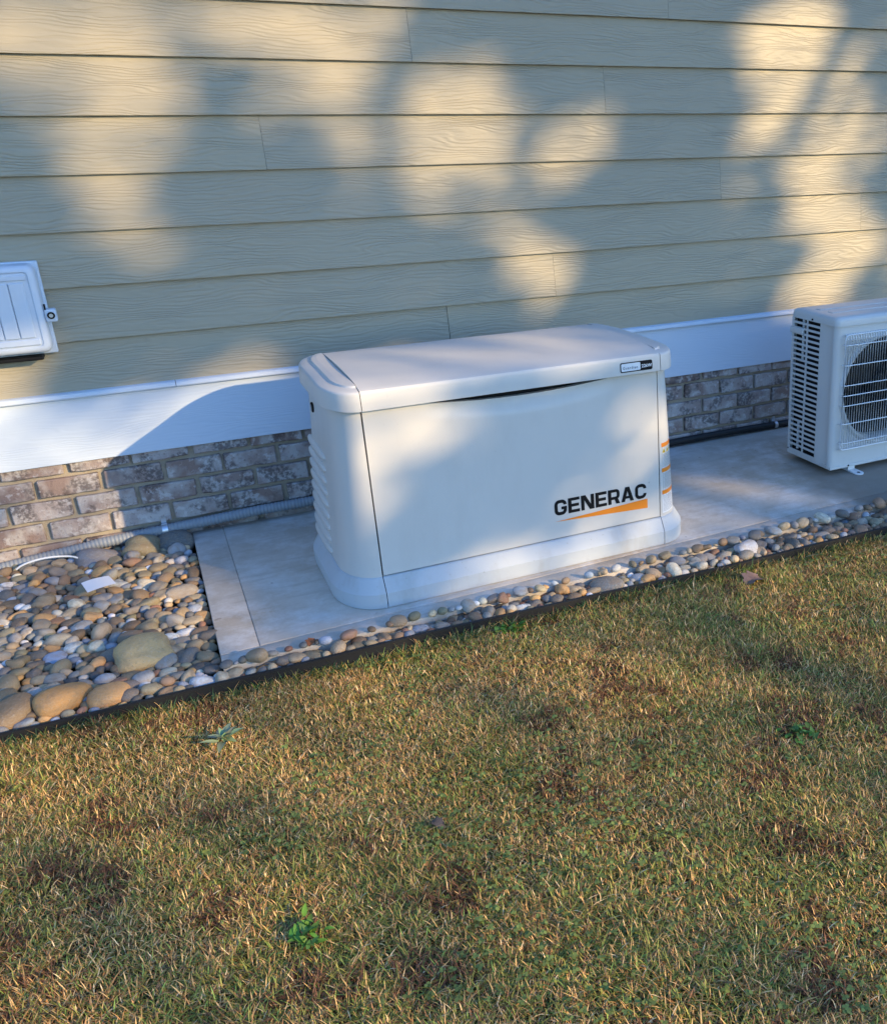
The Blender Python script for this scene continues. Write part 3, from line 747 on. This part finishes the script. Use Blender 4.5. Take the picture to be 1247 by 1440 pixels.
def zone(x, y):
    if x < -.40:
        if y > .72: return 'in stone bed by brick wall'
        if y < .02: return 'in stone bed by edging'
        if x > -.56: return 'beside left pad edge'
        if y > .38: return 'in upper stone bed'
        return 'in lower stone bed'
    if x < .15: return 'by pad front corner'
    if x < 1.0: return 'in strip before generator'
    return 'in strip right of generator'
ORD = ['leftmost','second from left','third from left','fourth from left','fifth from left','sixth from left','seventh from left','eighth from left','ninth from left','tenth from left','eleventh from left','twelfth from left']
NUM = {2:'two',3:'three',4:'four',5:'five',6:'six',7:'seven',8:'eight',9:'nine',10:'ten',11:'eleven',12:'twelve'}
alike = {}
for p in placed[:298]:
    if p[9]: continue
    sz = 'large' if p[2] > .030 else 'medium' if p[2] > .024 else 'small' if p[2] > .019 else 'tiny'
    alike.setdefault(f'{sz} {p[3]} river stone {zone(p[0], p[1])}', []).append(p)
def across(p):                                          # order from left to right as seen from the yard
    d = Vector((p[0], p[1], 0))-Vector((-0.4207,-2.7925,1.3957)); return d.dot(rt2)/d.dot(fw)
stone_label = {}
for lab, ps in alike.items():
    ps.sort(key=across)
    for i_, p in enumerate(ps): stone_label[id(p)] = lab if len(ps) == 1 else f'{lab}, {ORD[min(i_,11)]} of {NUM.get(len(ps),"several")}'
rest = MB(); rest_col = []
def stone_mat(p):
    x, y, r, cn, c, fl, asp, rz, z, lab, var = p
    h = r*fl
    if z is None:
        if x < -.40: z = BEDZ+.018+h*.75+(.010 if r < .03 else 0)+.012*max(0, (y-.2))
        else: z = (-.032+h*.55+.014*rnd.random()) if y < pad_f(x)-.7*r else .002+h*.72
    t = Matrix.Translation((x,y,z)) @ Matrix.Rotation(rz,4,'Z') @ Matrix.Rotation(rnd.uniform(-.28,.28),4,'X') @ Matrix.Rotation(rnd.uniform(-.28,.28),4,'Y') @ Matrix.Diagonal((r, r*asp, h, 1))
    return t
for i, p in enumerate(placed):
    t = stone_mat(p)
    if i < 298:
        o = link('river_stone', svar[p[10]]); o.matrix_world = t; o.color = (*p[4], 1)
        tag(o, p[9] or stone_label[id(p)], 'stone', 'river stones')
    else: rest_col.append((t, p[4], p[10]))
# leftovers and the buried lower layer: one mass of pebbles
for _ in range(1500):
    if rnd.random() < .72: x, y = rnd.uniform(-1.6,-.405), rnd.uniform(-.15,1.03); z = BEDZ-.004
    else: x = rnd.uniform(-.42,3.2); lo, hi = edge_y(x)+.030, pad_f(x)-.006; y = rnd.uniform(min(lo,hi), max(lo,hi)); z = -.030
    if y < edge_y(x)+.030 or (x > -.4 and hi-lo < .02): continue
    r = rnd.uniform(.014,.028); c = rnd.choice(PW)[1]
    rest_col.append((Matrix.Translation((x,y,z)) @ Matrix.Rotation(rnd.uniform(0,6),4,'Z') @ Matrix.Rotation(rnd.uniform(-.4,.4),4,'X') @ Matrix.Diagonal((r,r*.8,r*.6,1)), c, rnd.randrange(14)))
bm = bmesh.new(); bmesh.ops.create_icosphere(bm, subdivisions=2, radius=1.0); bv = [v.co.copy() for v in bm.verts]; bf = [tuple(v.index for v in f.verts) for f in bm.faces]; bm.free()
V_, F_, C_ = [], [], []
for t, c, var in rest_col:
    o = len(V_); V_ += [tuple(t @ v) for v in bv]; F_ += [tuple(i+o for i in f) for f in bf]; C_ += [c]*len(bv)
me = bpy.data.meshes.new('pebbles'); me.from_pydata(V_, [], F_); me.polygons.foreach_set('use_smooth', [True]*len(F_))
ca = me.color_attributes.new('tint', 'FLOAT_COLOR', 'POINT'); ca.data.foreach_set('color', np.array([(*c,1) for c in C_], dtype=np.float32).ravel())
PEB = m_attr('pebble_tint', .65, .35); nt = NT(PEB)
nt.normal(nt.bump(nt.noise(nt.pos(), 130, 4), .5, .004)); me.materials.append(PEB)
pb = link('pebbles', me); tag(pb, 'mass of small mixed river pebbles filling between the larger stones', 'pebbles', kind='stuff')

# paper scrap
m = MB(); q = [(-.050,-.028),(.046,-.030),(.056,.026),(-.034,.034)]
L = []
for s in (0, .0006):
    g = []
    for j in range(5):
        for i in range(6):
            u, v = i/5, j/4; a = [(1-u)*(1-v), u*(1-v), u*v, (1-u)*v]; x = sum(w*p[0] for w, p in zip(a,q)); y = sum(w*p[1] for w, p in zip(a,q))
            g.append((x, y, .004*math.sin(u*3+.4)*(.6+v*.5)+s))
    L.append(g)
ff = [(j*6+i, j*6+i+1, (j+1)*6+i+1, (j+1)*6+i) for j in range(4) for i in range(5)]
m.add(L[0], ff); m.add(L[1], ff)
pp = m.build('paper_scrap', mat('paper', (.80,.79,.80), .7), smooth=True); pp.location = (-.712,.625,.022); pp.rotation_euler = (.22,.05,.55)
tag(pp, 'small torn scrap of white paper lying on the river stones', 'paper')

# ------------------------------------------------------------------ grass
rg = np.random.default_rng(5)
def patch(x, y, s=1.0, o=0.0):                          # smooth value noise 0..1
    v = np.zeros_like(x)
    for f, a, px, py in ((2.1,1,.3,1.1),(4.7,.7,2.2,.4),(9.5,.5,1.7,3.1),(19,.35,.9,2.6)):
        v += a*np.sin(f*s*(x+.37*y)+px+o+1.3*np.sin(f*.7*s*y+py))*np.cos(f*s*(y-.29*x)+py+o*1.7+1.1*np.sin(f*.6*s*x+px))
    return 1/(1+np.exp(-1.6*v))
def grass_mesh(name, nb, xr, yr, hmul=1.0, edge=False):
    x = rg.uniform(*xr, nb); y = rg.uniform(*yr, nb)
    ey = -.205-.031*x
    if edge: y = ey-.008-np.abs(rg.normal(0,.018,nb))
    keep = (y < ey-.009)
    # keep what the yard in view needs
    keep &= (y > -2.15) & (x > -1.3) & (x < 2.40+.80*(y+.27))
    if not edge: keep &= rg.random(nb) < .35+.9*patch(x, y, 5.5, 3.3)
    x, y = x[keep], y[keep]; nb = len(x)
    hpatch = patch(x, y, 1.0, 2.0); br = patch(x, y, .8, 5.0)
    h = (.009+.015*rg.random(nb)**1.5)*(.55+.5*hpatch+.5*patch(x, y, 6.0, 7.7))*hmul
    if edge: h *= 2.1
    az = rg.uniform(0, 2*np.pi, nb); lean = rg.uniform(.45, 1.5, nb); w = rg.uniform(.0005,.0012,nb)*(1+.3*hpatch)
    long_ = rg.random(nb) < .04; h[long_] *= 1.7; lean[long_] = rg.uniform(1.0,1.5,long_.sum())
    dx, dy = np.cos(az), np.sin(az); sx, sy = -dy, dx
    z0 = -.052+.006*np.sin(3.1*x+1.3*y)+.005*np.sin(7.3*y-2.1*x+1)+.003*np.sin(13*x+9*y)
    z0 = z0+rg.uniform(0,.010,nb)
    V = np.zeros((nb,5,3)); 
    for k, (t, ww) in enumerate(((0,1.0),(.55,.85),(1.0,0))):
        ang = lean*(.72+.32*t); r = h*1.25*t*np.sin(ang); zz = h*1.05*t*np.cos(ang*.92)
        cx, cy, cz = x+dx*r, y+dy*r, z0+np.maximum(zz, .002*t)
        if k < 2:
            V[:,2*k] = np.stack([cx-sx*w*ww, cy-sy*w*ww, cz],1); V[:,2*k+1] = np.stack([cx+sx*w*ww, cy+sy*w*ww, cz+w*.4],1)
        else: V[:,4] = np.stack([cx,cy,cz],1)
    base = (np.arange(nb)*5)[:,None]
    quads = base+np.array([[0,1,3,2]]); tris = base+np.array([[2,3,4]])
    pal = np.array([(.100,.112,.024),(.066,.092,.022),(.15,.15,.034),(.105,.17,.036),(.30,.205,.08),(.34,.24,.11),(.24,.135,.05),(.15,.078,.036),(.40,.32,.18),(.08,.052,.03)])*np.array((1.12,1.0,.9))
    g = np.array([.22,.14,.16,.09,.12,.07,.07,.06,.03,.05]); b = np.array([.07,.04,.10,.03,.20,.16,.16,.12,.07,.05])
    mixw = np.clip((br-.5)*1.0+(patch(x,y,4.2,1.9)-.5)*.7+.33+.15*(x-.3)+.10*(y+1),0,1)
    if edge: mixw = mixw*.25
    cg = rg.choice(10, nb, p=g/g.sum()); cb = rg.choice(10, nb, p=b/b.sum())
    ci = np.where(rg.random(nb) < mixw, cb, cg); col = pal[ci]*rg.uniform(.6,1.45,(nb,1))*2.0
    rust = patch(x, y, 2.6, 11.0)*patch(x, y, 6.5, 4.0) > .50
    col = np.where((rust & (rg.random(nb) < .6))[:,None], np.array([.17,.075,.034])*rg.uniform(.6,1.6,(nb,1)), col)
    if edge: col = np.where((rg.random(nb) < .55)[:,None], np.array([.05,.10,.035])*rg.uniform(.7,1.4,(nb,1)), col)
    return V.reshape(-1,3), quads, tris, np.repeat(col,5,0)
def clover(nb):
    x = rg.uniform(-1.4,2.4,nb*4); y = rg.uniform(-2.4,-.24,nb*4); k = (patch(x,y,1.4,9.0) > .50) & (x < 2.40+.8*(y+.27)) & (y < -.24-.031*x); x, y = x[k][:nb], y[k][:nb]; n = len(x)
    V, T, C = [], [], []; o = 0
    for i in range(n):
        zc = -.036+rg.uniform(-.004,.006); a0 = rg.uniform(0,6.28); r = rg.uniform(.0025,.0048); col = np.array((.16,.205,.05))*rg.uniform(.7,1.35)
        if rg.random() < .05: col = np.array((.30,.30,.05))
        for q in range(3):
            a = a0+q*2.094; c = np.array((x[i]+np.cos(a)*r, y[i]+np.sin(a)*r, zc)); tl = rg.uniform(-.5,.5)
            ring = [c+np.array((np.cos(t)*r, np.sin(t)*r, np.sin(t+a)*r*tl)) for t in np.linspace(0,6.28,7)[:-1]]
            V += ring; T += [(o,o+1,o+2),(o,o+2,o+3),(o,o+3,o+4),(o,o+4,o+5)]; C += [col]*6; o += 6
    return np.array(V), np.array(T), np.array(C)
Va, Qa, Ta, Ca = grass_mesh('g', 1050000, (-1.3,2.45), (-2.15,-.19))
Vb, Qb, Tb, Cb = grass_mesh('e', 9000, (-1.4,2.6), (-.3,-.2), 1.0, True)
Vc, Tc, Cc = clover(4200)
oa, ob_ = len(Va), len(Va)+len(Vb)
V = np.concatenate([Va,Vb,Vc]).astype(np.float32); Q = np.concatenate([Qa, Qb+oa]); T = np.concatenate([Ta, Tb+oa, Tc+ob_]); C = np.concatenate([Ca,Cb,Cc])
me = bpy.data.meshes.new('grass'); me.vertices.add(len(V)); me.vertices.foreach_set('co', V.ravel())
nl = len(Q)*4+len(T)*3; me.loops.add(nl); me.polygons.add(len(Q)+len(T))
me.loops.foreach_set('vertex_index', np.concatenate([Q.ravel(), T.ravel()]).astype(np.int32))
ls = np.concatenate([np.arange(len(Q))*4, len(Q)*4+np.arange(len(T))*3]).astype(np.int32); me.polygons.foreach_set('loop_start', ls)
me.update(calc_edges=True); me.validate()
ca = me.color_attributes.new('tint', 'FLOAT_COLOR', 'POINT'); ca.data.foreach_set('color', np.concatenate([C, np.ones((len(C),1))],1).astype(np.float32).ravel())
me.materials.append(GRASS); gr = link('grass', me); tag(gr, 'short autumn lawn grass, mixed olive green and straw brown with clover', 'grass', kind='stuff')

# ------------------------------------------------------------------ weeds and fallen leaves
def leaf_blade(m, cols, o, az, ln, wd, rise, droop, col, nseg=6, cup=.25):
    L = []
    for k in range(nseg+1):
        t = k/nseg; w = wd*math.sin(math.pi*min(1,(.10+.9*t))**.8)*(1 if t < 1 else 0)+.0006
        r = ln*t*math.cos(rise*(1-.3*t)); z = ln*(math.sin(rise)*t-droop*t*t)
        c = Vector((o[0]+math.cos(az)*r, o[1]+math.sin(az)*r, o[2]+z)); s = Vector((-math.sin(az), math.cos(az), 0))
        L.append([c-s*w+Vector((0,0,w*cup)), c, c+s*w+Vector((0,0,w*cup))])
    m.loft(L); cols += [col]*(3*(nseg+1))
def weed(name, label, loc, n, ln, wd, col, rise=(.3,.9), group=None, spread=.008):
    t = thing(name, label, 'weed', loc, group)
    for k in range(n):
        m = MB(); cols = []; f = rnd.uniform(.7,1.2)
        leaf_blade(m, cols, (rnd.gauss(0,spread),rnd.gauss(0,spread),.006), 2*math.pi*k/n+rnd.uniform(-.3,.3), ln*f, wd*f, rnd.uniform(*rise), rnd.uniform(.1,.4), tuple(c*rnd.uniform(.8,1.2) for c in col))
        me = m.mesh('leaf', LEAF, smooth=True); a = me.color_attributes.new('tint','FLOAT_COLOR','POINT')
        for i, c in enumerate(cols): a.data[i].color = (*c,1)
        link('leaf', me, t)
    return t
weed('rosette_weed', 'grey-green rosette weed with long soft leaves in the lawn', (-.432,-.449,-.042), 16, .054, .0085, (.24,.30,.17), (.1,1.2))
weed('broadleaf_weed', 'bright green broadleaf weed in the foreground at lower left lawn', (-.355,-1.225,-.040), 38, .024, .0050, (.12,.25,.035), (.1,1.3), None, .016)
weed('broadleaf_weed', 'bright green broadleaf weed in the brown lawn at right', (.869,-1.165,-.040), 34, .024, .0052, (.10,.20,.035), (.1,1.3), None, .016)
weed('broadleaf_weed', 'dark green broadleaf weed growing against the black edging', (.415,-.262,-.040), 30, .026, .0070, (.07,.17,.025), (.1,1.3), None, .020)
def dry_leaf(loc, rz, s, col, label):
    m = MB(); L = []
    for k in range(9):
        t = k/8; w = s*.42*math.sin(math.pi*t)**.7*(1+.25*math.sin(t*19))+.0004
        L.append([(s*(t-.5), -w, .30*w+.012*math.sin(t*5)),(s*(t-.5), 0, .006*math.sin(t*4)),(s*(t-.5), w, .45*w)])
    m.loft(L); o = m.build('dry_leaf', mat('dry_leaf_'+str(len(bpy.data.materials)), col, .7), smooth=True); o.location = loc; o.rotation_euler = (.1,-.1,rz); tag(o, label, 'leaf'); return o
dry_leaf((1.26,-.355,-.030), .5, .085, (.19,.12,.10), 'curled purple-brown dead leaf on grass near the edging')
dry_leaf((-.045,-1.035,-.036), -.6, .034, (.10,.075,.06), 'small grey-brown dead leaf in the middle of lawn')
dry_leaf((-.150,-.125,.010), 1.0, .042, (.30,.10,.035), 'small rust-red dead leaf on the pad front corner stones')

# ------------------------------------------------------------------ shade trees across the yard (behind the camera)
U_ = Vector((1,.7,0)).normalized(); VV = SUN.cross(U_); VV = VV if VV.z > 0 else -VV
GAPS = [(0.27,1.99,0.39,0.16,2.95,1),(0.82,1.86,0.39,0.16,2.94,1),(0.13,1.83,0.15,0.1,2.9,0.7),(0.32,1.55,0.28,0.12,1.49,1),(0.8,1.69,0.31,0.1,2.91,0.8),(0.68,1.56,0.1,0.09,1.86,0.5),(1.18,1.44,0.28,0.16,2.38,1),(1.33,1.18,0.24,0.16,2.23,1),(1.43,0.98,0.21,0.15,1.81,1),(1.66,1.35,0.15,0.12,2.51,0.95),(1.09,1.66,0.16,0.11,2.81,0.6),(2.54,1.46,0.3,0.25,1.73,1),(2.8,1.05,0.25,0.13,2.77,0.85),(2.73,0.63,0.38,0.19,1.77,1),(2.24,1.18,0.41,0.19,1.44,0.4),(2.01,1.71,0.2,0.07,2.93,0.3),(-0.09,1.03,0.15,0.1,2.66,1),(0.06,0.81,0.49,0.15,2.91,0.9),(-0.06,0.63,0.25,0.18,2.69,0.95),(1.93,0.46,0.13,0.06,2.72,0.7),(-0.24,0.31,0.34,0.19,-3.06,0.95),(-0.48,0.14,0.23,0.11,-2.96,0.7),(0.16,0.53,0.12,0.08,2.46,0.95),(0.81,0.18,0.18,0.15,1.59,0.92),(0.59,0.67,0.55,0.15,3.09,0.95),(1.57,-0.21,0.56,0.12,-3.07,0.8),(-0.06,0.12,0.28,0.06,-2.83,0.45)]
def openness(u, v):  # crown leaves thinned so chosen sun patches fall on house, pad and lawn
    o = 0.0
    u += .08*math.sin(9*v+2*u)+.04*math.sin(21*v-13*u); v += .06*math.sin(8*u+1)+.035*math.sin(19*u+7*v)
    if v < (.10 if u < -.5 else -.02) and u < 1.3: o = .95
    elif u < -.05 and v < .45: o = .82
    elif v > 1.4 and u < 1.2: o = .34
    elif v > .85: o = .18
    for cu, cv_, a, b, th, st in GAPS:
        du, dv = u-cu, v-cv_; c, s = math.cos(th), math.sin(th)
        q = ((c*du+s*dv)/(a*1.10))**2+((-s*du+c*dv)/(b*1.10))**2
        if q < 1: o = max(o, st)
    return o
BARK = mat('bark', (.12,.09,.065), .9, .2)
rt_ = random.Random(21)
def tree(name, label, u0, dist, crown_u, nleaf, boughs):
    base = U_*u0+SUN*dist; base.z = -.05
    t = thing(name, label, 'tree', base, 'shade trees across the yard')
    m = MB(); H = 9.0
    m.tube([(0,0,0),(.02,.01,.5),(.05,.04,2.5),(0,.1,5.0),(-.05,.05,7.2),(0,0,H)], [.26,.19,.16,.13,.08,.03], 12); m.build('trunk', BARK, t, smooth=True)
    lv, lf = [], []; ctr = Vector((base.x, base.y, 0))
    for k in range(7):
        a = rt_.uniform(0,6.28); z0 = 3.2+k*.75; ln = rt_.uniform(.9,1.3)
        e = Vector((math.cos(a)*ln, math.sin(a)*ln, z0+ln*.5))
        mm = MB().tube([(0,.05,z0),tuple(Vector((e.x*.5,e.y*.5,z0+ln*.3))),tuple(e)], [.06,.04,.012], 8); mm.build('limb', BARK, t, smooth=True)
    for q in boughs:
        pts = [U_*u+VV*v+SUN*(dist+ds)-base for u, v, ds in q]
        MB().tube([tuple(p) for p in pts], [.095-.05*k/(len(pts)-1) for k in range(len(pts))], 8).build('bough', BARK, t, smooth=True)
    cnt = 0
    while cnt < nleaf:
        u = rt_.uniform(*crown_u); v = rt_.uniform(-1.4, 4.2); s = dist+rt_.gauss(0,1.1)
        if rt_.random() < openness(u, v)*.97: continue
        p = U_*u+VV*v+SUN*s
        p = p-base
        q = Matrix.Rotation(rt_.uniform(0,6.28),3,'Z') @ Matrix.Rotation(rt_.uniform(-1.4,1.4),3,'X')
        L_, W_ = rt_.uniform(.07,.12), rt_.uniform(.035,.055); o = len(lv)
        for c in ((-L_,0,0),(-L_*.2,-W_,.01),(L_,0,0),(-L_*.2,W_,.01)): lv.append(tuple(p+q @ Vector(c)))
        lf.append((o,o+1,o+2,o+3)); cnt += 1
    me = bpy.data.meshes.new('crown'); me.from_pydata(lv, [], lf); me.materials.append(CROWN); link('crown', me, t)
BOUGHS = [[[(1.6,2.6,0),(.9,2.5,-.2),(.47,2.15,-.3),(.52,1.75,-.4),(.62,1.40,-.5),(.66,1.0,-.6)],[(1.85,2.3,.1),(1.2,1.95,.3),(1.02,1.6,.5),(.95,1.2,.6)]],[[(5.2,2.4,0),(3.6,2.0,-.1),(2.83,1.62,-.2),(2.62,1.25,-.3),(2.35,.95,-.3)]]]
CROWN = mat('crown_leaves', (.07,.10,.03), .6, .3)
tree('oak_tree', 'tall shade tree behind the camera, nearer the generator side', 1.85, 16.5, (-1.6,2.2), 21000, BOUGHS[0])
tree('oak_tree', 'tall shade tree behind the camera, nearer the air conditioner side', 5.2, 17.5, (2.0,5.6), 19000, BOUGHS[1])
